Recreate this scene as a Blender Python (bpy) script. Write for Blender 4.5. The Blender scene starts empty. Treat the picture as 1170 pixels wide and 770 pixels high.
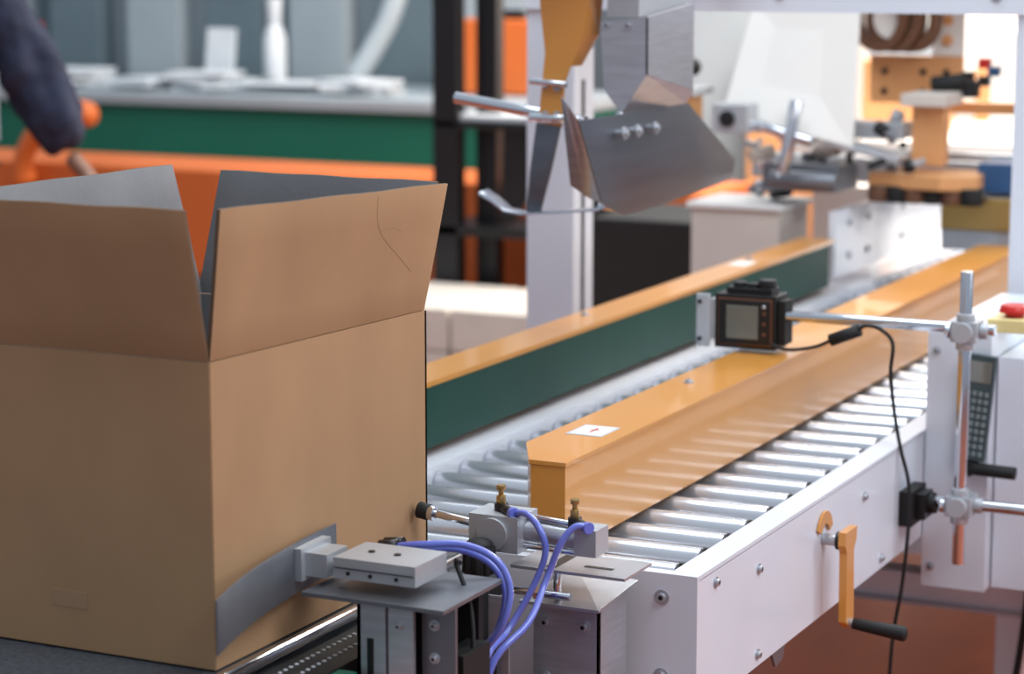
import bpy, bmesh, math, random
from mathutils import Vector as V, Matrix
random.seed(4)
scene=bpy.context.scene
scene.view_settings.view_transform='Standard'
def lin(c):
    return tuple(((x/255)/12.92 if x/255<=0.04045 else ((x/255+0.055)/1.055)**2.4) for x in c)+(1,)
MATS={}
def mat(name,rgb,rough=.5,metal=0,var=.06,scale=8,bump=0,bscale=60,stretch=None,spec=None,coat=0,bdist=.002):
    m=bpy.data.materials.new(name);m.use_nodes=True
    nt=m.node_tree;b=nt.nodes['Principled BSDF']
    b.inputs['Roughness'].default_value=rough;b.inputs['Metallic'].default_value=metal
    if spec is not None:b.inputs['Specular IOR Level'].default_value=spec
    b.inputs['Coat Weight'].default_value=coat
    tc=nt.nodes.new('ShaderNodeTexCoord');mp=nt.nodes.new('ShaderNodeMapping')
    nt.links.new(tc.outputs['Object'],mp.inputs['Vector'])
    if stretch:mp.inputs['Scale'].default_value=stretch
    n=nt.nodes.new('ShaderNodeTexNoise');n.inputs['Scale'].default_value=scale;n.inputs['Detail'].default_value=4
    nt.links.new(mp.outputs[0],n.inputs['Vector'])
    r=nt.nodes.new('ShaderNodeValToRGB');c=lin(rgb)
    r.color_ramp.elements[0].position=.3;r.color_ramp.elements[1].position=.7
    r.color_ramp.elements[0].color=tuple(max(0,x*(1-var)) for x in c[:3])+(1,)
    r.color_ramp.elements[1].color=tuple(min(1,x*(1+var)) for x in c[:3])+(1,)
    nt.links.new(n.outputs['Fac'],r.inputs[0]);nt.links.new(r.outputs[0],b.inputs['Base Color'])
    if bump:
        n2=nt.nodes.new('ShaderNodeTexNoise');n2.inputs['Scale'].default_value=bscale;n2.inputs['Detail'].default_value=6
        nt.links.new(mp.outputs[0],n2.inputs['Vector'])
        bp=nt.nodes.new('ShaderNodeBump');bp.inputs['Strength'].default_value=bump;bp.inputs['Distance'].default_value=bdist
        nt.links.new(n2.outputs['Fac'],bp.inputs['Height']);nt.links.new(bp.outputs[0],b.inputs['Normal'])
    MATS[name]=m;return m
mat('kraft',(170,133,99),.8,0,.07,7,.4,10,stretch=(1,1,.6),bdist=.005,spec=.25)
mat('kraft_edge',(104,80,60),.85)
mat('kraft_crease',(146,112,82),.85)
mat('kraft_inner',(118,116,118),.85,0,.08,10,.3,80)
mat('yellow',(214,146,66),.28,0,.02,4,coat=.3)
mat('green_band',(17,64,55),.5,0,.12,3,spec=.2)
mat('white_paint',(220,225,235),.32,0,.02,5,coat=.2)
mat('grey_paint',(188,192,200),.4)
mat('roller',(206,209,217),.25,.7,.03,20)
mat('steel',(186,189,196),.36,.7,.10,12,.15,60,stretch=(1,1,12))
mat('plow_steel',(104,108,116),.36,.75,.12,6,.12,60,stretch=(1,.4,6))
mat('steel_dark',(122,125,132),.42,.7,.1,10)
mat('chrome',(210,213,220),.16,1,.02)
mat('alu',(182,185,190),.4,.45,.05,15,.1,200)
mat('black',(18,18,20),.4,0,.1)
mat('rubber',(14,14,15),.65,0,.1)
mat('dark_pan',(34,37,44),.6)
mat('belt',(74,78,84),.6,0,.35,160,.6,180)
mat('brass',(190,158,100),.3,.9)
mat('blue_tube',(104,116,205),.25,0,.03,coat=.5)
mat('copper_trim',(108,70,50),.35,.3)
mat('screen',(112,112,104),.15,0,.04,3,coat=.4)
mat('red',(196,32,24),.35)
mat('lemon',(232,214,150),.35)
mat('label_white',(228,228,226),.5)
mat('key_grey',(120,134,136),.5)
mat('remote',(58,74,78),.4)
mat('floor_wood',(164,82,50),.4,0,.18,6,.05,30,stretch=(1,.25,1))
mat('bench_green',(30,104,84),.5,0,.06,2,spec=.3)
mat('orange',(206,106,50),.45,0,.05,3,spec=.3)
mat('orange_soft',(218,158,104),.5,0,.05,3)
mat('wall_grey',(140,150,157),.6,0,.04,2)
mat('panel_teal',(96,112,120),.55,0,.08,3)
mat('panel_light',(158,168,174),.55,0,.05,3)
mat('paper',(210,214,218),.7,0,.05,10)
mat('carton_pale',(204,195,186),.7,0,.05,5)
mat('navy_cloth',(36,42,64),.85,0,.2,12,.25,25,bdist=.01)
mat('trouser_cloth',(28,30,38),.9,0,.12,30)
mat('skin',(128,90,72),.5,0,.05,20)
mat('hair',(24,18,16),.6,0,.2,60)
mat('tape_brown',(104,70,50),.35)
mat('blue_box',(40,78,120),.4)
mat('warm_white',(230,226,220),.5,0,.03,3)
mat('clear_tape',(166,130,98),.2,0,.02,coat=.6)

class B:
    def __init__(s,name,bevel=.001,parent=None):
        s.name=name;s.bm=bmesh.new();s.ml=[];s.bevel=bevel;s.parent=parent
    def mi(s,m):
        if m not in s.ml:s.ml.append(m)
        return s.ml.index(m)
    def faces(s,fs,m,smooth=False):
        i=s.mi(m)
        for f in fs:f.material_index=i;f.smooth=smooth
    def box(s,x0,x1,y0,y1,z0,z1,m,rot=None):
        x0,x1=min(x0,x1),max(x0,x1)
        vs=[V((x,y,z)) for z in(z0,z1) for y in(y0,y1) for x in(x0,x1)]
        if rot:
            c=V(((x0+x1)/2,(y0+y1)/2,(z0+z1)/2));M=Matrix.Rotation(math.radians(rot[1]),3,rot[0])
            vs=[c+M@(v-c) for v in vs]
        vs=[s.bm.verts.new(v) for v in vs]
        q=[(0,2,3,1),(4,5,7,6),(0,1,5,4),(2,6,7,3),(0,4,6,2),(1,3,7,5)]
        s.faces([s.bm.faces.new([vs[i] for i in a]) for a in q],m)
    def cyl(s,a,b,r,m,r2=None,n=24,cap=None):
        a=V(a);b=V(b);r2=r if r2 is None else r2
        d=(b-a).normalized();t=d.orthogonal().normalized();w=d.cross(t)
        A=[];Bv=[]
        for i in range(n):
            o=t*math.cos(2*math.pi*i/n)+w*math.sin(2*math.pi*i/n)
            A.append(s.bm.verts.new(a+o*r));Bv.append(s.bm.verts.new(b+o*r2))
        fs=[s.bm.faces.new([A[i],A[(i+1)%n],Bv[(i+1)%n],Bv[i]]) for i in range(n)]
        s.faces(fs,m,True)
        s.faces([s.bm.faces.new(A[::-1]),s.bm.faces.new(Bv)],cap or m)
    def ring(s,a,b,r,ri,m,n=40):
        a=V(a);b=V(b);d=(b-a).normalized();t=d.orthogonal().normalized();w=d.cross(t);R=[]
        for c,rr in((a,ri),(a,r),(b,r),(b,ri)):
            R.append([s.bm.verts.new(c+(t*math.cos(2*math.pi*i/n)+w*math.sin(2*math.pi*i/n))*rr) for i in range(n)])
        for k in range(4):
            s.faces([s.bm.faces.new([R[k][i],R[k][(i+1)%n],R[(k+1)%4][(i+1)%n],R[(k+1)%4][i]]) for i in range(n)],m,k%2==1)
    def prism(s,pts,off,m,back=None,side=None):
        pts=[V(p) for p in pts];off=V(off)
        a=[s.bm.verts.new(p) for p in pts];b=[s.bm.verts.new(p+off) for p in pts];n=len(a)
        s.faces([s.bm.faces.new(a)],m);s.faces([s.bm.faces.new(b[::-1])],back or m)
        s.faces([s.bm.faces.new([a[i],b[i],b[(i+1)%n],a[(i+1)%n]]) for i in range(n)],side or m)
    def ribbon(s,pairs,th,m,smooth=True):
        th=V(th);n=len(pairs)
        f=[(s.bm.verts.new(V(p)),s.bm.verts.new(V(q))) for p,q in pairs]
        g=[(s.bm.verts.new(V(p)+th),s.bm.verts.new(V(q)+th)) for p,q in pairs]
        L=[]
        for i in range(n-1):
            L.append([f[i][0],f[i+1][0],f[i+1][1],f[i][1]]);L.append([g[i][0],g[i][1],g[i+1][1],g[i+1][0]])
        s.faces([s.bm.faces.new(x) for x in L],m,smooth)
        E=[]
        for i in range(n-1):
            E.append([f[i][1],f[i+1][1],g[i+1][1],g[i][1]]);E.append([f[i][0],g[i][0],g[i+1][0],f[i+1][0]])
        E.append([f[0][0],f[0][1],g[0][1],g[0][0]]);E.append([f[-1][0],g[-1][0],g[-1][1],f[-1][1]])
        s.faces([s.bm.faces.new(x) for x in E],m)
    def tube(s,pts,r,m,n=10,sub=6,r1=None):
        P=[V(p) for p in pts];Q=[]
        for i in range(len(P)-1):
            p0=P[max(i-1,0)];p1=P[i];p2=P[i+1];p3=P[min(i+2,len(P)-1)]
            for k in range(sub):
                t=k/sub
                Q.append(.5*((2*p1)+(p2-p0)*t+(2*p0-5*p1+4*p2-p3)*t*t+(3*p1-p0-3*p2+p3)*t**3))
        Q.append(P[-1]);rings=[];up=None
        for i,q in enumerate(Q):
            d=(Q[min(i+1,len(Q)-1)]-Q[max(i-1,0)]).normalized()
            if up is None:up=d.orthogonal().normalized()
            up=(up-d*up.dot(d)).normalized();w=d.cross(up)
            rr=r if r1 is None else r+(r1-r)*i/(len(Q)-1)
            rings.append([s.bm.verts.new(q+(up*math.cos(2*math.pi*j/n)+w*math.sin(2*math.pi*j/n))*rr) for j in range(n)])
        fs=[]
        for i in range(len(rings)-1):
            for j in range(n):fs.append(s.bm.faces.new([rings[i][j],rings[i][(j+1)%n],rings[i+1][(j+1)%n],rings[i+1][j]]))
        s.faces(fs,m,True);s.faces([s.bm.faces.new(rings[0][::-1]),s.bm.faces.new(rings[-1])],m)
    def ball(s,c,r,m,sc=(1,1,1)):
        res=bmesh.ops.create_uvsphere(s.bm,u_segments=20,v_segments=12,radius=r,matrix=Matrix.Translation(V(c))@Matrix.Diagonal((*sc,1)))
        fs=set(f for v in res['verts'] for f in v.link_faces);s.faces(fs,m,True)
    def bolt(s,p,ax,r=.006,m='steel'):
        p=V(p);ax=V(ax).normalized()
        s.cyl(p,p+ax*.0015,r*1.5,m,n=20);s.cyl(p+ax*.0015,p+ax*.006,r,m,n=16,r2=r*.85);s.cyl(p+ax*.0061,p+ax*.0063,r*.5,'black',n=6)
    def done(s):
        bmesh.ops.recalc_face_normals(s.bm,faces=s.bm.faces)
        me=bpy.data.meshes.new(s.name);s.bm.to_mesh(me);s.bm.free()
        for m in s.ml:me.materials.append(MATS[m])
        o=bpy.data.objects.new(s.name,me);scene.collection.objects.link(o)
        if s.bevel:
            md=o.modifiers.new('bev','BEVEL');md.width=s.bevel;md.segments=2;md.limit_method='ANGLE';md.angle_limit=math.radians(40)
        if s.parent:o.parent=s.parent
        return o
def empty(n):
    e=bpy.data.objects.new(n,None);scene.collection.objects.link(e);return e

# ---------------- room shell
b=B('floor',0);b.box(-12,5,-2,14,-.05,0,'floor_wood');b.done()
b=B('wall_back',0);b.box(-12,5,12.6,12.8,0,3.2,'wall_grey');b.done()

# ---------------- cardboard box
b=B('cardboard_box',.0012)
x0,x1,y0,y1,zb,t=-1.787,-1.433,2.173,2.691,.702,.005
zn,zf=1.060,1.048
b.prism([(x1,y0+.001,zb),(x1,y1,zb),(x1,y1,zf),(x1,y0+.001,zn)],(-t,0,0),'kraft','kraft_inner','kraft')
b.prism([(x0,y0,zb),(x1-.001,y0,zb),(x1-.001,y0,zn),(x0,y0,zn)],(0,t,0),'kraft','kraft_inner','kraft')
b.prism([(x0,y0,zb),(x0,y1,zb),(x0,y1,zf),(x0,y0,zn)],(t,0,0),'kraft','kraft_inner','kraft')
b.prism([(x0,y1,zb),(x1,y1,zb),(x1,y1,zf),(x0,y1,zf)],(0,-t,0),'kraft','kraft_inner','kraft')
b.box(x0+t,x1-t,y0+t,y1-t,zb,zb+.004,'kraft_inner')
g=.003
def flap(c0,c1,t1,t0,off,wav):
    N=12;c0,c1,t0,t1=map(V,(c0,c1,t0,t1));off=V(off);nn=off.normalized()
    def S(u,v):
        p=(c0.lerp(c1,u)).lerp(t0.lerp(t1,u),v)
        return p+nn*wav*math.sin(u*5.1+v*1.3)*v+V((0,0,1))*.0006*math.sin(u*17)*v**4
    rows=[[S(i/N,j/4) for i in range(N+1)] for j in range(5)]
    A=[[b.bm.verts.new(p) for p in r] for r in rows];C=[[b.bm.verts.new(p+off) for p in r] for r in rows]
    o=[];k=[];e=[]
    for j in range(4):
        for i in range(N):
            o.append(b.bm.faces.new([A[j][i],A[j][i+1],A[j+1][i+1],A[j+1][i]]));k.append(b.bm.faces.new([C[j][i],C[j+1][i],C[j+1][i+1],C[j][i+1]]))
        e.append(b.bm.faces.new([A[j][0],A[j+1][0],C[j+1][0],C[j][0]]));e.append(b.bm.faces.new([A[j][N],C[j][N],C[j+1][N],A[j+1][N]]))
    for i in range(N):
        e.append(b.bm.faces.new([A[4][i],A[4][i+1],C[4][i+1],C[4][i]]));e.append(b.bm.faces.new([A[0][i],C[0][i],C[0][i+1],A[0][i+1]]))
    b.faces(o,'kraft',True);b.faces(k,'kraft_inner',True);b.faces(e,'kraft_edge')
    return S,nn
S,nn=flap((x1-.0015,y0+g,zn+.001),(x1-.0015,y1-g,zf+.001),(-1.402,2.695,1.217),(-1.411,2.170,1.234),(-t,0,.0005),.0015)
b.tube([S(u,v)+nn*.0003 for u,v in((.655,.97),(.665,.82),(.69,.70),(.735,.60),(.80,.49),(.885,.34))],.0007,'kraft_crease',n=8)
b.tube([S(u,v)+nn*.0002 for u,v in((.69,.70),(.75,.71),(.80,.67))],.0004,'kraft_crease',n=8)
flap((x0,y0+.001,zn+.001),(x1-g,y0+.001,zn+.001),(-1.437,2.134,1.236),(-1.785,2.130,1.236),(0,t,.0005),.0015)
flap((x0,y1,zf+.002),(x1-g,y1,zf+.002),(-1.430,2.722,1.216),(-1.768,2.722,1.217),(0,-t,0),-.002)
flap((x0,y0+g,zn+.002),(x0,y1-g,zf+.002),(-1.833,2.691,1.225),(-1.82,2.175,1.232),(t,0,0),-.002)
b.box(-1.66,-1.61,y0-.0006,y0,.752,.772,'clear_tape')
b.done()

# ---------------- belt conveyor
b=B('belt_conveyor',.001)
b.box(-1.86,-1.435,1.3,2.76,.675,.699,'belt')
b.box(-1.86,-1.415,1.3,2.76,.55,.674,'steel_dark')
b.cyl((-1.423,1.3,.694),(-1.423,2.76,.694),.009,'chrome')
b.box(-1.412,-1.345,1.3,2.76,.66,.682,'rubber')
for i in range(70):
    y=1.9+i*.0125
    b.cyl((-1.395,y,.682),(-1.395,y,.6835),.0028,'grey_paint',n=10);b.cyl((-1.372,y,.682),(-1.372,y,.6835),.0028,'grey_paint',n=10)
b.box(-1.344,-1.32,1.3,2.30,.60,.680,'bench_green')
b.box(-1.319,-1.30,1.3,2.29,.50,.674,'steel')
for y in(1.5,2.6):
    b.box(-1.84,-1.78,y,y+.06,0,.56,'steel_dark');b.box(-1.47,-1.42,y,y+.06,0,.56,'steel_dark')
b.done()

# ---------------- roller conveyor
b=B('roller_conveyor',.0015)
b.box(-1.126,-1.085,2.80,7.2,.694,.701,'white_paint')
b.box(-1.093,-1.085,2.80,7.2,.512,.695,'white_paint')
b.box(-1.126,-1.093,2.80,7.2,.512,.520,'white_paint')
b.box(-1.70,-1.085,2.793,2.800,.42,.701,'white_paint')
b.box(-1.70,-1.126,2.80,2.822,.690,.698,'white_paint')
b.box(-1.80,-1.70,2.80,7.2,.512,.706,'white_paint')
b.box(-1.70,-1.126,2.83,7.2,.60,.61,'dark_pan')
y=2.866
while y<7.15:
    b.cyl((-1.697,y,.676),(-1.142,y,.676),.0200,'roller',n=36)
    b.cyl((-1.142,y,.676),(-1.1385,y,.676),.0195,'black',n=24)
    b.cyl((-1.1385,y,.676),(-1.126,y,.676),.006,'steel',n=12)
    y+=.0905
for yy,zz in((2.86,.678),(3.03,.655),(3.03,.53),(2.86,.53),(3.52,.655),(3.62,.53)):b.bolt((-1.085,yy,zz),(1,0,0),.0055)
b.bolt((-1.135,2.793,.668),(0,-1,0),.007);b.bolt((-1.135,2.793,.56),(0,-1,0),.007)
for yy in(2.86,4.9,6.9):
    for xx in(-1.16,-1.78):b.box(xx,xx+.06,yy,yy+.06,0,.515,'white_paint')
b.box(-1.78,-1.10,4.9,4.95,.2,.26,'white_paint')
b.prism([(-1.088,3.10,.512),(-1.088,3.16,.512),(-1.088,3.15,.49),(-1.088,3.12,.485)],(-.004,0,0),'steel_dark')
b.done()

# ---------------- guide rails
b=B('side_guide_rail',.002)
b.box(-1.752,-1.734,2.80,5.30,.722,.822,'green_band')
b.box(-1.815,-1.732,2.80,5.33,.823,.832,'yellow')
b.box(-1.815,-1.757,2.80,5.33,.712,.823,'yellow')
for yy in(3.28,4.0,4.9):b.bolt((-1.79,yy,.832),(0,0,1),.006)
b.box(-1.80,-1.755,4.78,4.86,.8322,.8328,'label_white')
b.done()
b=B('side_guide_rail',.002)
prof=[(2.825,.822),(2.825,.744),(2.965,.702),(5.40,.702),(5.40,.822)]
b.prism([(-1.292,y,z) for y,z in prof],(-.052,0,0),'yellow')
b.prism([(-1.344,2.825,.822),(-1.396,2.925,.822),(-1.396,5.40,.822),(-1.344,5.40,.822)],(0,0,-.08),'yellow')
b.prism([(-1.290,2.823,.823),(-1.346,2.823,.823),(-1.398,2.924,.823),(-1.398,5.41,.823),(-1.290,5.41,.823)],(0,0,.006),'yellow')
b.box(-1.372,-1.316,3.0,3.072,.8291,.8296,'grey_paint');b.box(-1.368,-1.320,3.006,3.066,.8297,.8299,'label_white')
b.box(-1.345,-1.341,3.02,3.052,.8299,.83,'red');b.box(-1.350,-1.336,3.038,3.042,.8299,.83,'red')
b.bolt((-1.36,3.45,.829),(0,0,1),.006)
b.done()
b=B('end_guide_plate',.002)
b.box(-1.75,-1.734,5.34,6.3,.735,.895,'white_paint')
for yy in(5.45,5.6,5.9,6.1):
    b.bolt((-1.734,yy,.86),(1,0,0),.008);b.bolt((-1.734,yy,.78),(1,0,0),.008)
b.done()

# ---------------- gantry
b=B('gantry_frame',.004)
b.box(-2.103,-1.996,4.4,4.50,0,1.50,'white_paint');b.box(-1.9955,-1.995,4.44,4.455,.5,1.25,'rubber')
b.box(-1.082,-.96,4.4,4.52,0,1.50,'white_paint')
b.box(-2.103,-.96,4.39,4.52,1.395,1.50,'white_paint')
for xx in(-1.55,-1.12):b.bolt((xx,4.39,1.43),(0,-1,0),.008)
b.box(-1.70,-1.62,3.6,4.6,1.503,1.56,'white_paint')
b.done()

# ---------------- plow
b=B('flap_folding_plow',.0008)
b.prism([(-1.673,3.8,1.391),(-1.583,3.8,1.40),(-1.583,3.8,1.30),(-1.632,3.8,1.231),(-1.666,3.8,1.272)],(0,.003,0),'steel')
b.prism([(-1.583,3.8,1.40),(-1.583,4.02,1.42),(-1.583,4.02,1.262),(-1.583,3.8,1.30)],(-.003,0,0),'steel')
b.prism([(-1.583,3.8,1.30),(-1.583,4.02,1.262),(-1.59,4.0,1.238),(-1.632,3.8,1.231)],(0,.003,0),'steel')
b.box(-1.66,-1.60,3.80,4.03,1.40,1.50,'alu')
for xx in(-1.66,-1.62):b.bolt((xx,3.80,1.385),(0,-1,0),.005)
b.ribbon([((-1.605,3.66,1.085),(-1.60,3.547,1.236)),((-1.598,3.74,1.058),(-1.598,3.66,1.236)),((-1.60,3.92,1.06),(-1.60,3.80,1.236)),((-1.604,4.12,1.066),(-1.602,4.045,1.236)),((-1.610,4.30,1.072),(-1.61,4.32,1.108))],(-.003,0,0),'plow_steel')
b.ribbon([((-1.605,3.66,1.085),(-1.60,3.547,1.236)),((-1.625,3.635,1.10),(-1.628,3.565,1.26)),((-1.648,3.62,1.12),(-1.662,3.61,1.272))],(-.001,.003,0),'steel')
for yy in(3.70,3.76,3.84):b.cyl((-1.60,yy,1.205),(-1.575,yy,1.205),.006,'steel',n=12);b.cyl((-1.585,yy,1.205),(-1.58,yy,1.205),.011,'steel',n=16)
b.cyl((-1.632,3.79,1.235),(-1.632,3.79,1.19),.006,'chrome')
b.cyl((-1.96,3.8,1.250),(-1.70,3.8,1.214),.0105,'chrome')
ya=[(-1.786,1.50),(-1.697,1.50),(-1.697,1.429),(-1.705,1.367),(-1.727,1.312),(-1.739,1.281),(-1.744,1.204),(-1.789,1.211),(-1.776,1.335),(-1.786,1.42)]
b.prism([(x,3.79,z) for x,z in ya],(0,.006,0),'yellow')
b.prism([(-1.697,3.79,1.50),(-1.697,3.79,1.429),(-1.705,3.79,1.367),(-1.727,3.79,1.312),(-1.725,3.83,1.312),(-1.70,3.85,1.367),(-1.69,3.86,1.5)],(.003,0,0),'yellow')
for xx,zz in((-1.775,1.225),(-1.752,1.225),(-1.775,1.28),(-1.752,1.275)):b.bolt((xx,3.79,zz),(0,-1,0),.005)
b.cyl((-1.80,3.78,1.22),(-1.73,3.78,1.22),.008,'chrome');b.cyl((-1.80,3.78,1.285),(-1.73,3.78,1.28),.006,'chrome')
b.ribbon([((-1.812,3.79,1.048),(-1.785,3.79,1.048)),((-1.806,3.79,1.12),(-1.765,3.79,1.12)),((-1.793,3.79,1.21),(-1.745,3.79,1.205))],(0,.004,0),'plow_steel')
b.ribbon([((-1.90,3.77,1.078),(-1.90,3.81,1.082)),((-1.875,3.77,1.066),(-1.875,3.81,1.068)),((-1.845,3.76,1.050),(-1.845,3.80,1.050)),((-1.81,3.76,1.046),(-1.81,3.80,1.046)),((-1.66,3.76,1.060),(-1.66,3.80,1.060))],(0,0,.004),'chrome')
b.cyl((-1.67,3.79,1.065),(-1.60,3.79,1.065),.006,'chrome')
b.done()

# ---------------- pusher
b=B('pneumatic_box_pusher',.0008)
pp=[]
for i in range(15):
    s_=i/14;y=2.085+s_*.345;x=-1.424+.05*(1-s_)**2.2
    pp.append(((x,y,.752+.006*s_),(x,y,.815+.004*s_)))
b.ribbon(pp,(.0025,0,0),'steel_dark')
b.box(-1.421,-1.409,2.325,2.395,.772,.812,'alu');b.box(-1.409,-1.380,2.335,2.385,.777,.806,'alu')
b.cyl((-1.38,2.36,.790),(-1.345,2.36,.790),.006,'chrome');b.cyl((-1.375,2.36,.790),(-1.362,2.36,.790),.011,'chrome',n=6)
b.box(-1.365,-1.255,2.325,2.405,.783,.808,'alu')
b.box(-1.363,-1.257,2.323,2.326,.7955,.7965,'black')
for xx in(-1.335,-1.30):b.cyl((xx,2.365,.808),(xx,2.365,.8095),.0045,'black',n=14)
for xx in(-1.345,-1.315,-1.28):b.cyl((xx,2.325,.790),(xx,2.3235,.790),.0025,'black',n=12)
b.box(-1.395,-1.205,2.30,2.455,.763,.768,'steel_dark')
# slotted vertical bracket
b.box(-1.325,-1.287,2.31,2.315,.45,.763,'steel');b.box(-1.283,-1.250,2.31,2.315,.45,.763,'steel')
b.box(-1.325,-1.250,2.3152,2.3165,.45,.763,'steel_dark')
b.box(-1.311,-1.303,2.3085,2.3101,.60,.72,'black')
b.box(-1.325,-1.320,2.31,2.42,.45,.763,'steel')
b.box(-1.249,-1.205,2.33,2.335,.52,.763,'steel_dark')
b.box(-1.245,-1.215,2.325,2.331,.60,.66,'steel');b.box(-1.235,-1.205,2.35,2.42,.55,.70,'rubber')
for zz in(.74,.70,.66,.60):b.bolt((-1.232,2.33,zz),(0,-1,0),.0045)
for zz in(.74,.57,.52):b.bolt((-1.268,2.31,zz),(0,-1,0),.004)
b.cyl((-1.24,2.34,.555),(-1.17,2.34,.552),.006,'chrome');b.cyl((-1.20,2.34,.553),(-1.185,2.34,.553),.010,'steel',n=6)
b.box(-1.32,-1.22,2.42,2.432,.45,.763,'rubber')
# second actuator
b.cyl((-1.412,2.65,.787),(-1.335,2.65,.778),.0055,'chrome');b.cyl((-1.424,2.65,.788),(-1.409,2.65,.786),.011,'rubber');b.cyl((-1.409,2.65,.786),(-1.40,2.65,.785),.010,'chrome')
b.box(-1.335,-1.265,2.62,2.68,.752,.800,'alu');b.cyl((-1.30,2.615,.776),(-1.30,2.69,.776),.021,'alu')
b.cyl((-1.265,2.65,.778),(-1.185,2.65,.773),.014,'steel');b.box(-1.19,-1.16,2.63,2.67,.757,.792,'alu')
b.cyl((-1.265,2.65,.796),(-1.19,2.65,.792),.004,'chrome');b.cyl((-1.265,2.64,.760),(-1.19,2.64,.758),.004,'chrome')
for xx,zz in((-1.303,.800),(-1.198,.792)):
    b.cyl((xx,2.65,zz-.01),(xx,2.65,zz+.010),.009,'black');b.cyl((xx,2.65,zz+.010),(xx,2.65,zz+.020),.0065,'brass',n=6);b.cyl((xx,2.65,zz+.020),(xx,2.65,zz+.028),.0035,'brass');b.cyl((xx,2.65,zz+.028),(xx,2.65,zz+.034),.006,'brass')
    b.cyl((xx,2.65,zz+.004),(xx+.025,2.63,zz+.004),.0065,'black');b.cyl((xx+.025,2.63,zz+.004),(xx+.031,2.626,zz+.004),.0075,'blue_tube')
# knob + column
b.cyl((-1.31,2.60,.728),(-1.31,2.60,.765),.020,'rubber',r2=.018);b.ball((-1.31,2.60,.765),.018,'rubber',(1,1,.5))
for i in range(10):
    a_=i*math.pi/5;b.cyl((-1.31+.019*math.cos(a_),2.60+.019*math.sin(a_),.73),(-1.31+.018*math.cos(a_),2.60+.018*math.sin(a_),.762),.0035,'rubber',n=8)
b.cyl((-1.31,2.60,.40),(-1.31,2.60,.728),.013,'rubber');b.box(-1.335,-1.285,2.585,2.615,.40,.64,'rubber')
b.box(-1.28,-1.12,2.63,2.72,.731,.735,'steel')
b.box(-1.235,-1.22,2.64,2.71,.7351,.7356,'black');b.box(-1.19,-1.15,2.66,2.668,.7351,.7356,'black')
b.box(-1.262,-1.168,2.662,2.666,.40,.685,'steel');b.box(-1.172,-1.168,2.662,2.75,.40,.685,'steel')
b.prism([(-1.272,2.64,.682),(-1.160,2.64,.682),(-1.160,2.77,.690),(-1.25,2.77,.700)],(0,0,.004),'steel')
b.cyl((-1.225,2.655,.69),(-1.225,2.655,.73),.005,'chrome');b.cyl((-1.28,2.62,.705),(-1.19,2.62,.705),.005,'chrome');b.cyl((-1.24,2.62,.705),(-1.228,2.62,.705),.009,'chrome',n=6)
b.box(-1.298,-1.268,2.60,2.604,.45,.70,'steel')
for xx,zz in((-1.245,.655),(-1.19,.655),(-1.245,.58)):b.bolt((xx,2.662,zz),(0,-1,0),.006)
b.box(-1.335,-1.20,2.44,2.70,.42,.45,'steel_dark')
for xx in(-1.32,-1.24):b.box(xx,xx+.04,2.5,2.54,0,.42,'steel_dark')
b.done()
b=B('pneumatic_hoses',0)
t1=[(-1.335,2.43,.800),(-1.30,2.43,.806),(-1.255,2.45,.806),(-1.216,2.46,.789),(-1.198,2.46,.755),(-1.203,2.45,.712),(-1.235,2.45,.652),(-1.25,2.47,.50)]
b.tube(t1,.0045,'blue_tube');b.tube([(x-.012,y+.012,z-.010) for x,y,z in t1],.0045,'blue_tube')
b.tube([(-1.272,2.63,.804),(-1.250,2.62,.806),(-1.228,2.61,.790),(-1.221,2.61,.760),(-1.235,2.60,.715),(-1.255,2.57,.665),(-1.252,2.50,.64),(-1.26,2.49,.5)],.0045,'blue_tube')
b.tube([(-1.170,2.63,.797),(-1.185,2.62,.797),(-1.200,2.61,.775),(-1.216,2.60,.727),(-1.216,2.55,.687),(-1.240,2.49,.638),(-1.25,2.48,.5)],.0045,'blue_tube')
b.tube([(-1.240,2.41,.795),(-1.25,2.42,.79),(-1.22,2.40,.74),(-1.21,2.38,.66),(-1.23,2.37,.52)],.003,'rubber')
for dy in(0,.014):b.cyl((-1.36,2.43+dy,.797),(-1.335,2.43+dy,.800),.008,'black')
b.done()

# ---------------- camera + stand
b=B('inspection_camera',.002)
b.box(-1.433,-1.322,3.755,3.815,.836,.930,'black')
b.box(-1.427,-1.328,3.7525,3.756,.842,.924,'copper_trim')
b.box(-1.424,-1.331,3.750,3.753,.845,.921,'black')
b.box(-1.410,-1.352,3.7485,3.7505,.854,.912,'screen')
for zz in(.90,.882,.864):b.cyl((-1.341,3.750,zz),(-1.341,3.7475,zz),.0035,'copper_trim',n=12)
b.cyl((-1.341,3.750,.912),(-1.341,3.746,.912),.004,'chrome',n=12)
b.box(-1.418,-1.335,3.77,3.81,.930,.940,'black')
b.cyl((-1.400,3.79,.938),(-1.400,3.79,.948),.012,'black');b.cyl((-1.350,3.79,.938),(-1.350,3.79,.954),.016,'black');b.box(-1.385,-1.366,3.78,3.81,.938,.946,'rubber')
b.box(-1.466,-1.442,3.75,3.757,.836,.928,'grey_paint');b.box(-1.444,-1.432,3.756,3.80,.85,.92,'alu')
b.cyl((-1.458,3.748,.915),(-1.458,3.744,.915),.004,'black',n=12);b.cyl((-1.458,3.748,.850),(-1.458,3.744,.850),.004,'black',n=12)
b.box(-1.322,-1.308,3.765,3.805,.845,.922,'rubber')
b.tube([(-1.325,3.74,.85),(-1.29,3.73,.845),(-1.24,3.72,.855),(-1.205,3.70,.872)],.003,'rubber')
b.done()
b=B('camera_mount_stand',.001)
b.cyl((-1.307,3.77,.897),(-.945,3.77,.897),.0095,'chrome')
b.cyl((-.99,3.75,.50),(-.99,3.75,.995),.0105,'chrome')
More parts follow.
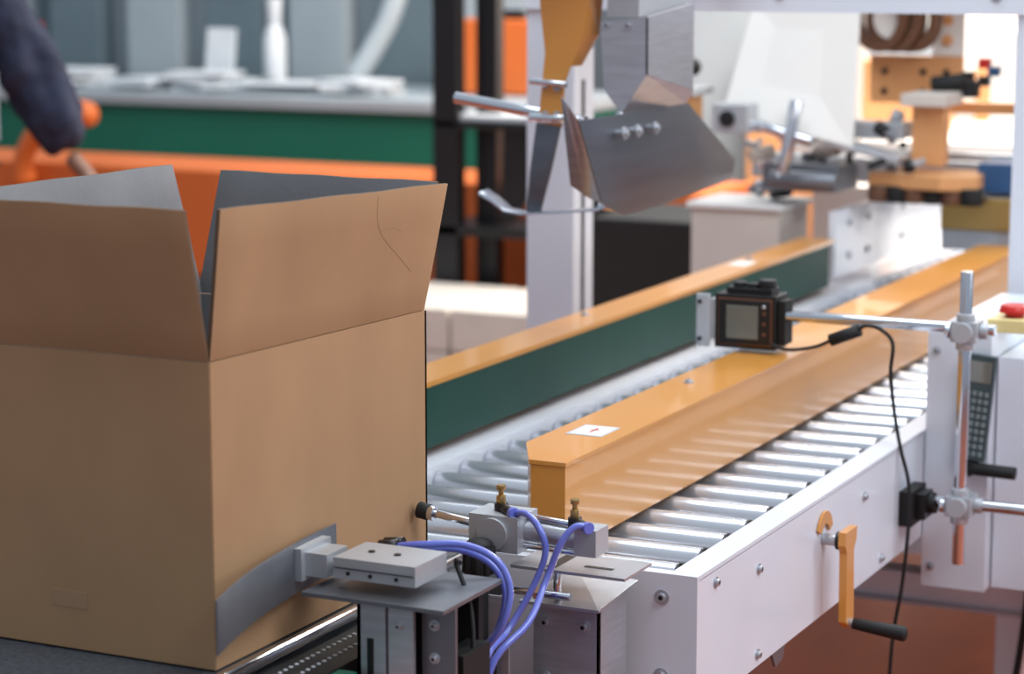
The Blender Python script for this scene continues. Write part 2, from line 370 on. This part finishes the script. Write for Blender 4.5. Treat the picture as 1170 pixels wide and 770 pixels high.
for zc in(.895,.600):
    b.box(-1.012,-.968,3.735,3.785,zc-.017,zc+.017,'alu');b.cyl((-.99,3.725,zc),(-.99,3.80,zc),.017,'alu')
    b.cyl((-1.02,3.74,zc+.0),(-1.012,3.74,zc),.012,'chrome');b.cyl((-.968,3.765,zc),(-.955,3.765,zc),.013,'alu')
    b.cyl((-.99,3.75,zc+.015),(-.99,3.75,zc+.03),.015,'alu');b.cyl((-.99,3.75,zc-.03),(-.99,3.75,zc-.015),.015,'alu')
b.cyl((-1.05,3.765,.600),(-.70,3.765,.600),.0095,'chrome')
b.box(-1.084,-1.062,3.715,3.80,.562,.622,'rubber');b.box(-1.064,-1.045,3.735,3.785,.572,.616,'black');b.cyl((-1.05,3.765,.595),(-1.035,3.765,.597),.018,'rubber')
b.done()
b=B('power_cable',0)
b.cyl((-1.205,3.70,.872),(-1.155,3.70,.893),.0105,'rubber');b.tube([(-1.158,3.70,.892),(-1.145,3.70,.901),(-1.12,3.70,.897),(-1.098,3.70,.875),(-1.10,3.70,.825),(-1.092,3.70,.76),(-1.080,3.70,.70),(-1.065,3.70,.645),(-1.062,3.70,.58),(-1.070,3.70,.47),(-1.085,3.70,.36),(-1.09,3.70,.2),(-1.09,3.70,.01)],.0032,'rubber')
b.done()

# ---------------- cabinet
b=B('control_cabinet',.003)
b.box(-1.083,-.973,3.86,4.36,.425,.872,'white_paint');b.box(-.970,-.60,3.90,4.36,.425,.83,'white_paint')
b.cyl((-1.0,3.84,.645),(-.92,3.84,.643),.011,'rubber');b.cyl((-1.0,3.86,.645),(-1.0,3.83,.645),.013,'rubber')
for zz in(.46,.84):b.bolt((-1.068,3.86,zz),(0,-1,0),.005)
b.box(-.70,-.64,4.0,4.06,0,.43,'white_paint');b.box(-.70,-.64,4.26,4.32,0,.43,'white_paint')
b.done()
b=B('machine_base_beam',.003)
b.box(-1.32,-.75,4.22,4.28,.285,.345,'white_paint');b.box(-1.32,-.75,4.205,4.22,.285,.293,'grey_paint')
b.box(-1.04,-.99,4.225,4.275,0,.285,'white_paint');b.box(-.80,-.75,4.225,4.275,0,.285,'white_paint')
b.done()
b=B('emergency_stop_button',.002)
b.box(-.993,-.925,3.90,3.98,.872,.895,'lemon');b.cyl((-.955,3.94,.895),(-.955,3.94,.903),.016,'red');b.cyl((-.955,3.94,.903),(-.955,3.94,.916),.028,'red',r2=.023)
b.done()
b=B('keypad_remote',.002)
M=Matrix.Rotation(math.radians(5),3,'Y')
b.box(-1.022,-.972,3.836,3.850,.660,.842,'remote')
b.box(-1.017,-.977,3.8345,3.8362,.795,.832,'screen')
for r_ in range(9):
    for c_ in range(4):b.box(-1.0155+c_*.0105,-1.0085+c_*.0105,3.8335,3.8362,.668+r_*.013,.676+r_*.013,'key_grey')
c=V((-1.0,3.84,.75))
for v in b.bm.verts:v.co=c+M@(v.co-c)+V((.006,0,0))
b.box(-1.005,-.985,3.85,3.859,.70,.80,'rubber')
b.done()
b=B('hand_crank',.001)
b.bolt((-1.085,3.40,.61),(1,0,0),.005)
arc=[]
for i in range(9):
    a_=math.radians(20+i*17)
    arc.append(((-1.080,3.315+.020*math.cos(a_),.635+.022*math.sin(a_)),(-1.080,3.315+.036*math.cos(a_),.635+.042*math.sin(a_))))
b.ribbon(arc,(-.004,0,0),'yellow',False)
b.cyl((-1.084,3.315,.633),(-1.045,3.315,.633),.009,'steel');b.cyl((-1.062,3.315,.633),(-1.056,3.315,.633),.014,'black')
b.prism([(-1.052,3.290,.652),(-1.052,3.344,.652),(-1.052,3.342,.632),(-1.052,3.331,.618),(-1.052,3.337,.51),(-1.052,3.318,.497),(-1.052,3.299,.51),(-1.052,3.296,.618),(-1.052,3.288,.632)],(.012,0,0),'yellow')
b.cyl((-1.043,3.316,.507),(-1.02,3.316,.505),.007,'steel');b.cyl((-1.034,3.316,.506),(-.955,3.316,.500),.0085,'rubber',r2=.012);b.ball((-.955,3.316,.500),.012,'rubber',(.5,1,1))
b.done()

# ---------------- taping machine (far)
b=B('case_taping_machine',.003)
b.prism([(-2.006,5.5,1.40),(-1.735,5.5,1.40),(-1.715,5.40,1.047),(-2.044,5.38,1.115)],(0,.01,0),'warm_white')
b.box(-2.03,-1.94,5.28,5.36,1.08,1.15,'alu');b.cyl((-1.99,5.27,1.115),(-1.99,5.28,1.115),.02,'black')
b.cyl((-1.84,5.35,1.16),(-1.865,5.33,.985),.016,'chrome');b.cyl((-1.95,5.35,1.10),(-1.80,5.35,1.06),.014,'chrome')
b.box(-2.19,-2.10,5.3,5.4,1.07,1.165,'yellow');b.box(-2.20,-2.08,5.28,5.42,1.165,1.185,'alu')
b.box(-1.80,-1.56,5.80,5.82,1.13,1.25,'orange_soft')
for xx,zz in((-1.76,1.16),(-1.66,1.16),(-1.60,1.16),(-1.76,1.21),(-1.66,1.21),(-1.60,1.21)):b.cyl((xx,5.79,zz),(xx,5.80,zz),.008,'black')
for xx in(-1.76,-1.72,-1.68):b.ring((xx,5.72,1.345),(xx+.01,5.75,1.345),.085,.06,'tape_brown')
b.cyl((-1.72,5.73,1.345),(-1.72,5.80,1.345),.055,'warm_white')
b.box(-1.64,-1.56,5.80,5.82,1.25,1.45,'warm_white')
for zz in(1.29,1.34,1.39):b.cyl((-1.60,5.79,zz),(-1.60,5.80,zz),.014,'orange_soft')
b.box(-1.60,-1.52,5.5,5.55,1.0,1.16,'orange_soft');b.box(-1.615,-1.505,5.45,5.6,1.145,1.175,'carton_pale')
b.prism([(-1.69,5.45,.985),(-1.50,5.40,.985),(-1.42,5.45,.985),(-1.43,5.6,.985),(-1.66,5.62,.985)],(0,0,-.035),'orange_soft')
for i in range(6):b.cyl((-1.66+i*.045,5.45,.915),(-1.66+i*.045,5.45,.955),.028,'rubber' if i%2 else 'tape_brown')
b.box(-1.95,-1.75,5.42,5.56,.935,1.0,'steel_dark');b.cyl((-1.92,5.40,.96),(-1.75,5.40,.96),.025,'steel_dark')
b.box(-1.79,-1.60,5.40,5.5,1.03,1.045,'alu',('Y',12));b.box(-1.80,-1.62,5.5,5.6,1.06,1.10,'alu')
b.box(-1.66,-1.30,5.9,5.93,1.10,1.13,'orange_soft');b.box(-1.70,-1.30,5.66,5.70,1.0,1.02,'alu')
b.box(-1.52,-1.35,5.5,5.7,.80,.93,'steel');b.box(-1.52,-1.35,5.49,5.5,.85,.93,'brass');b.box(-1.44,-1.34,5.52,5.68,.94,1.01,'blue_box')
b.box(-1.30,-1.18,5.6,5.9,0,1.6,'warm_white');b.box(-1.98,-1.88,5.9,6.0,.9,1.6,'warm_white');b.box(-1.98,-1.82,5.9,6.0,.0,.9,'warm_white')
b.box(-2.0,-1.18,5.62,5.98,1.45,1.6,'warm_white')
for i in range(34):
    xx=-2.05+random.random()*.5;zz=.92+random.random()*.2;yy=5.4+random.random()*.25
    b.cyl((xx,yy,zz),(xx+random.uniform(-.07,.07),yy+random.uniform(-.05,.05),zz+random.uniform(-.03,.03)),random.uniform(.006,.018),random.choice(['chrome','steel_dark','rubber','alu','alu','carton_pale']),n=14)
b.cyl((-2.1,5.3,1.205),(-2.16,5.3,1.21),.025,'rubber');b.ball((-2.09,5.3,1.235),.022,'rubber');b.ball((-2.14,5.3,1.24),.02,'rubber')
b.box(-2.1,-1.3,5.75,5.85,.93,.99,'alu')
for xx,zz,m in((-1.5,1.235,'red'),(-1.475,1.215,'blue_box'),(-1.54,1.20,'rubber'),(-1.50,1.19,'rubber')):b.box(xx-.014,xx+.014,5.77,5.80,zz-.012,zz+.014,m)
b.cyl((-1.58,5.6,1.19),(-1.50,5.6,1.20),.02,'rubber');b.box(-1.53,-1.47,5.6,5.64,1.16,1.20,'rubber')
b.box(-1.44,-1.31,6.0,6.3,1.0,1.27,'warm_white')
b.done()
b=B('parts_tray',.003)
b.box(-2.12,-1.89,5.38,5.6,.70,.885,'carton_pale');b.box(-2.13,-1.88,5.37,5.61,.885,.90,'label_white');b.box(-2.10,-1.90,5.4,5.6,0,.70,'grey_paint')
b.done()

# ---------------- background hall
b=B('display_counter',.005)
b.box(-9,-3.95,8.45,9.4,0,.85,'bench_green');b.box(-9.02,-3.93,8.42,9.42,.85,.90,'panel_light')
b.done()
b=B('partition_panels',.005)
x=-9.0
k=0
while x<-4.5:
    b.box(x,x+.30,9.5,9.62,0,2.6,'panel_light' if k%2 else 'panel_teal');b.box(x+.30,x+.46,9.62,9.7,0,2.6,'wall_grey' if k%3 else 'panel_teal');x+=.46;k+=1
b.done()
b=B('brochure_stacks',.002)
for cx,n in((-6.45,5),(-6.05,3),(-5.75,5),(-5.3,3),(-4.95,4),(-5.55,3)):
    for k in range(n):
        a_=random.uniform(-25,25);b.box(cx-.15+random.uniform(-.04,.04),cx+.15,8.6+random.uniform(-.05,.05),8.84,.905+k*.016,.917+k*.016,'paper',('Z',a_))
b.done()
b=B('table_sign',.004);b.box(-5.92,-5.77,9.0,9.02,.92,1.16,'paper',('X',-8));b.box(-5.90,-5.79,9.0,9.1,.90,.92,'paper');b.box(-5.76,-5.74,9.03,9.05,.90,1.16,'panel_teal');b.done()
b=B('white_bottle',.002);b.cyl((-5.55,9.0,.90),(-5.55,9.0,1.12),.05,'paper');b.cyl((-5.55,9.0,1.12),(-5.55,9.0,1.18),.05,'paper',r2=.03);b.cyl((-5.55,9.0,1.18),(-5.55,9.0,1.3),.03,'paper',r2=.035);b.done()
b=B('white_duct_hose',0);b.tube([(-4.95,9.1,2.0),(-4.95,9.1,1.5),(-4.98,9.05,1.25),(-5.05,9.0,1.08),(-5.12,8.95,.95)],.05,'panel_light');b.done()
b=B('small_jar',.003);b.cyl((-6.9,9.0,.90),(-6.9,9.0,1.12),.06,'paper');b.cyl((-6.9,9.0,1.12),(-6.9,9.0,1.17),.062,'red');b.done()
b=B('orange_machine_base',.01)
b.box(-7.2,-2.85,7.35,7.8,.30,.70,'orange');b.box(-7.1,-2.9,7.40,7.75,0,.30,'wall_grey')
b.done()
b=B('lever_handle',.004)
b.tube([(-5.66,7.29,.62),(-5.64,7.29,.72),(-5.58,7.29,.81),(-5.50,7.29,.88),(-5.41,7.29,.905),(-5.33,7.29,.895)],.034,'orange',r1=.05,n=16);b.ball((-5.33,7.29,.895),.052,'orange',(.7,1,.9));b.cyl((-5.66,7.27,.64),(-5.66,7.345,.64),.04,'orange')
b.done()
b=B('shelf_rack',.004)
b.box(-3.70,-3.605,7.0,7.06,.0,2.0,'black');b.box(-3.586,-3.507,7.1,7.16,.0,2.0,'black')
b.box(-3.70,-3.2,7.0,7.3,.92,.945,'black');b.box(-3.70,-2.90,7.0,7.32,.555,.59,'black');b.box(-3.2,-3.14,7.2,7.26,0,.92,'black')
b.box(-2.96,-2.90,7.24,7.3,0,.555,'black');b.box(-3.66,-3.25,7.02,7.28,.945,.965,'paper')
b.prism([(-3.45,7.03,.92),(-3.2,7.03,.92),(-3.42,7.03,.60),(-3.46,7.03,.60)],(0,.02,0),'black')
b.done()
b=B('pallet_carton_stack',.006)
b.box(-4.05,-3.0,6.42,6.98,.0,.12,'kraft')
for i in range(3):
    for j in range(2):
        b.box(-4.03+i*.345,-4.03+i*.345+.335,6.43+j*.27,6.43+j*.27+.26,.125,.26,'carton_pale');b.box(-4.03+i*.345,-4.03+i*.345+.335,6.43+j*.27,6.43+j*.27+.26,.265,.40,'carton_pale')
b.done()
b=B('pallet_carton_stack',.006)
for i in range(2):b.box(-3.55+i*.4,-3.16+i*.4,5.6,6.1,0,.22,'carton_pale')
b.done()
b=B('orange_tool_case',.01);b.box(-4.62,-4.20,8.9,9.2,.905,1.22,'orange');b.box(-4.5,-4.32,9.0,9.04,1.22,1.26,'black');b.done()
b=B('exhibition_cabinet',.01)
b.box(-3.85,-3.45,9.5,9.9,0,2.2,'panel_light')
b.box(-3.42,-3.2,9.3,9.6,0,1.15,'orange_soft');b.box(-3.15,-1.2,9.6,9.9,0,2.4,'warm_white');b.box(-2.9,-2.6,9.3,9.6,0,1.2,'panel_light');b.box(-2.45,-2.2,9.3,9.6,0,1.05,'orange_soft')
b.done()
b=B('dark_equipment_case',.01);b.box(-2.85,-2.35,6.4,6.85,.3,.72,'rubber');b.box(-2.8,-2.4,6.45,6.8,0,.3,'black');b.done()
b=B('white_worktable',.005);b.box(-2.6,-1.5,7.4,8.3,.85,.90,'warm_white');b.box(-2.5,-1.6,7.5,8.2,0,.85,'warm_white');b.box(-2.4,-2.15,7.6,7.9,.9,1.15,'orange_soft');b.box(-1.95,-1.7,7.6,8.0,.9,1.25,'warm_white');b.done()
b=B('floor_hose',0);b.tube([(-1.3,4.5,.012),(-1.15,4.6,.012),(-1.05,4.8,.012),(-1.1,5.0,.012)],.012,'blue_tube');b.done()
b=B('floor_cable',0);b.tube([(-.97,4.19,.43),(-.975,4.19,.3),(-1.0,4.17,.1),(-1.05,4.15,.01),(-1.15,4.15,.01)],.007,'rubber');b.done()

# ---------------- person
def skin(name,verts,edges,rad,m,parent,sub=2,disp=0):
    me=bpy.data.meshes.new(name);me.from_pydata([V(v) for v in verts],edges,[]);o=bpy.data.objects.new(name,me);scene.collection.objects.link(o)
    md=o.modifiers.new('s','SKIN');sk=me.skin_vertices[0].data
    for i,r in enumerate(rad):
        sk[i].radius=(r,r) if not isinstance(r,tuple) else r
        sk[i].use_root=(i==0)
    md.use_smooth_shade=True
    s2=o.modifiers.new('d','SUBSURF');s2.levels=sub;s2.render_levels=sub
    if disp:
        tx=bpy.data.textures.new(name+'_folds','CLOUDS');tx.noise_scale=.085;tx.noise_depth=1
        s2.levels=s2.render_levels=4
        d=o.modifiers.new('folds','DISPLACE');d.texture=tx;d.strength=disp;d.mid_level=.5;d.texture_coords='LOCAL'
    me.materials.append(MATS[m]);o.parent=parent;return o
P=empty('person')
ax=V((.9,.437,0));c0=V((-4.12,4.88,0))
fw=V((.437,-.9,0))
def bp(s_,f_,z):return c0+ax*s_+fw*f_+V((0,0,z))
sh=V((-3.945,4.985,1.42));el=V((-3.860,5.03,1.20));wr=V((-3.765,5.075,.975))
vs=[bp(0,0,.95),bp(0,0,1.15),bp(0,0,1.33),bp(0,0,1.43),sh,el,el.lerp(wr,.5)+V((.008,0,.01)),wr,bp(-.2,0,1.41),bp(-.26,.02,1.15),bp(-.24,.12,.92)]
skin('jacket',vs,[(0,1),(1,2),(2,3),(2,4),(4,5),(5,6),(6,7),(2,8),(8,9),(9,10)],[.15,.145,.15,.07,.092,.09,.084,.074,.085,.085,.06],'navy_cloth',P,disp=.045)
vs=[bp(0,0,.97),bp(.09,0,.86),bp(.10,.01,.48),bp(.10,0,.09),bp(-.09,0,.86),bp(-.10,.01,.48),bp(-.10,0,.09)]
skin('trousers',vs,[(0,1),(1,2),(2,3),(0,4),(4,5),(5,6)],[.14,.10,.075,.06,.10,.075,.06],'trouser_cloth',P)
for s_ in(.10,-.10):
    skin('shoe',[bp(s_,-.05,.05),bp(s_,.08,.045),bp(s_,.19,.035)],[(0,1),(1,2)],[.045,.045,.035],'rubber',P)
skin('neck_head',[bp(0,0,1.44),bp(0,.01,1.52),bp(0,.02,1.60),bp(0,.02,1.68),bp(0,.01,1.73)],[(0,1),(1,2),(2,3),(3,4)],[.055,.058,.078,.09,.06],'skin',P)
skin('hair',[bp(0,-.03,1.66),bp(0,-.02,1.73),bp(0,.03,1.755)],[(0,1),(1,2)],[.09,.09,.06],'hair',P)
skin('nose',[bp(0,.09,1.64),bp(0,.115,1.615)],[(0,1)],[.012,.014],'skin',P)
for s_ in(-.033,.033):
    skin('eye',[bp(s_,.092,1.655),bp(s_,.098,1.655)],[(0,1)],[.010,.008],'label_white',P);skin('ear',[bp(s_*2.6,.01,1.65),bp(s_*2.7,0,1.61)],[(0,1)],[.018,.012],'skin',P)
skin('mouth',[bp(-.02,.095,1.58),bp(.02,.095,1.58)],[(0,1)],[.006,.006],'red',P)
def hand(w,d,side,nm):
    d=V(d).normalized();side=V(side).normalized();nrm=d.cross(side)
    skin(nm+'_palm',[w-d*.05,w+d*.02,w+d*.06,w+d*.09],[(0,1),(1,2),(2,3)],[(.028,.024),(.03,.024),(.038,.018),(.038,.015)],'skin',P)
    for k,(o,l) in enumerate(((-.03,.065),(-.01,.078),(.01,.073),(.03,.055))):
        a0=w+d*.085+side*o
        skin(nm+'_finger_%d'%k,[a0,a0+d*l*.45+nrm*.006,a0+d*l*.75+nrm*.018,a0+d*l+nrm*.035],[(0,1),(1,2),(2,3)],[.0095,.009,.0085,.0075],'skin',P)
    a0=w+d*.025+side*(-.03)
    skin(nm+'_thumb',[a0,a0+d*.03-side*.022+nrm*.01,a0+d*.06-side*.03+nrm*.018],[(0,1),(1,2)],[.012,.011,.009],'skin',P)
hand(wr+V((.02,.01,-.035)),(.6,.25,-.75),(-.3,.9,0),'hand_right')
hand(V(bp(-.24,.13,.89)),(0,0,-1),(.4,.9,0),'hand_left')
bb=B('badge',.001,P);bb.box(-3.93,-3.89,4.93,4.932,1.02,1.20,'paper');bb.done()

# ---------------- lights
def area(n,loc,tgt,size,e,col=(1,1,1),sy=None):
    l=bpy.data.lights.new(n,'AREA');l.energy=e;l.color=col;l.shape='RECTANGLE';l.size=size;l.size_y=sy or size
    o=bpy.data.objects.new(n,l);scene.collection.objects.link(o);o.location=loc
    o.rotation_euler=(V(tgt)-V(loc)).to_track_quat('-Z','Y').to_euler();return o
area('hall_lamp_key',(.8,2.2,3.4),(-1.4,3.2,.7),1.6,66,(.92,.96,1))
area('hall_lamp_top',(-1.6,3.8,3.6),(-1.5,3.8,0),1.6,54,(.86,.93,1))
area('added_fill_side',(2.2,4.6,2.2),(-1.1,3.9,.6),1.4,38,(.90,.95,1))  # added fill light, no hall fixture: brightens the conveyor frame's right side
area('hall_lamp_warm',(-1.0,6.8,3.0),(-1.6,5.6,.9),1.2,130,(1,.9,.78))
area('hall_lamp_back',(-4.5,7.5,4.2),(-5,8.6,.8),3,85,(.9,.96,1))
area('hall_lamp_far',(-2.0,8.0,3.2),(-2.2,9,1),1.5,220,(1,.91,.82))
w=bpy.data.worlds.new('World');scene.world=w;w.use_nodes=True
nt=w.node_tree;bg=nt.nodes['Background'];bg.inputs[1].default_value=.62
tc=nt.nodes.new('ShaderNodeTexCoord');sp=nt.nodes.new('ShaderNodeSeparateXYZ');rp=nt.nodes.new('ShaderNodeValToRGB');mr=nt.nodes.new('ShaderNodeMapRange')
mr.inputs[1].default_value=-1;mr.inputs[2].default_value=1
nt.links.new(tc.outputs['Generated'],sp.inputs[0]);nt.links.new(sp.outputs[2],mr.inputs[0]);nt.links.new(mr.outputs[0],rp.inputs[0]);nt.links.new(rp.outputs[0],bg.inputs[0])
e=rp.color_ramp.elements;e[0].position=.3;e[0].color=(.28,.29,.34,1);e[1].position=.75;e[1].color=(.76,.88,1.0,1)
q=e.new(.48);q.color=(.52,.59,.72,1)

# ---------------- camera
cd=bpy.data.cameras.new('Camera');cam=bpy.data.objects.new('Camera',cd);scene.collection.objects.link(cam)
cam.location=(0,0,1.52);cam.rotation_euler=(math.radians(90-9.4623),0,math.radians(25.911))
cd.sensor_width=36;cd.lens=82.15;cd.clip_start=.05
cd.dof.use_dof=True;cd.dof.focus_distance=3.1;cd.dof.aperture_fstop=3.9
scene.camera=cam
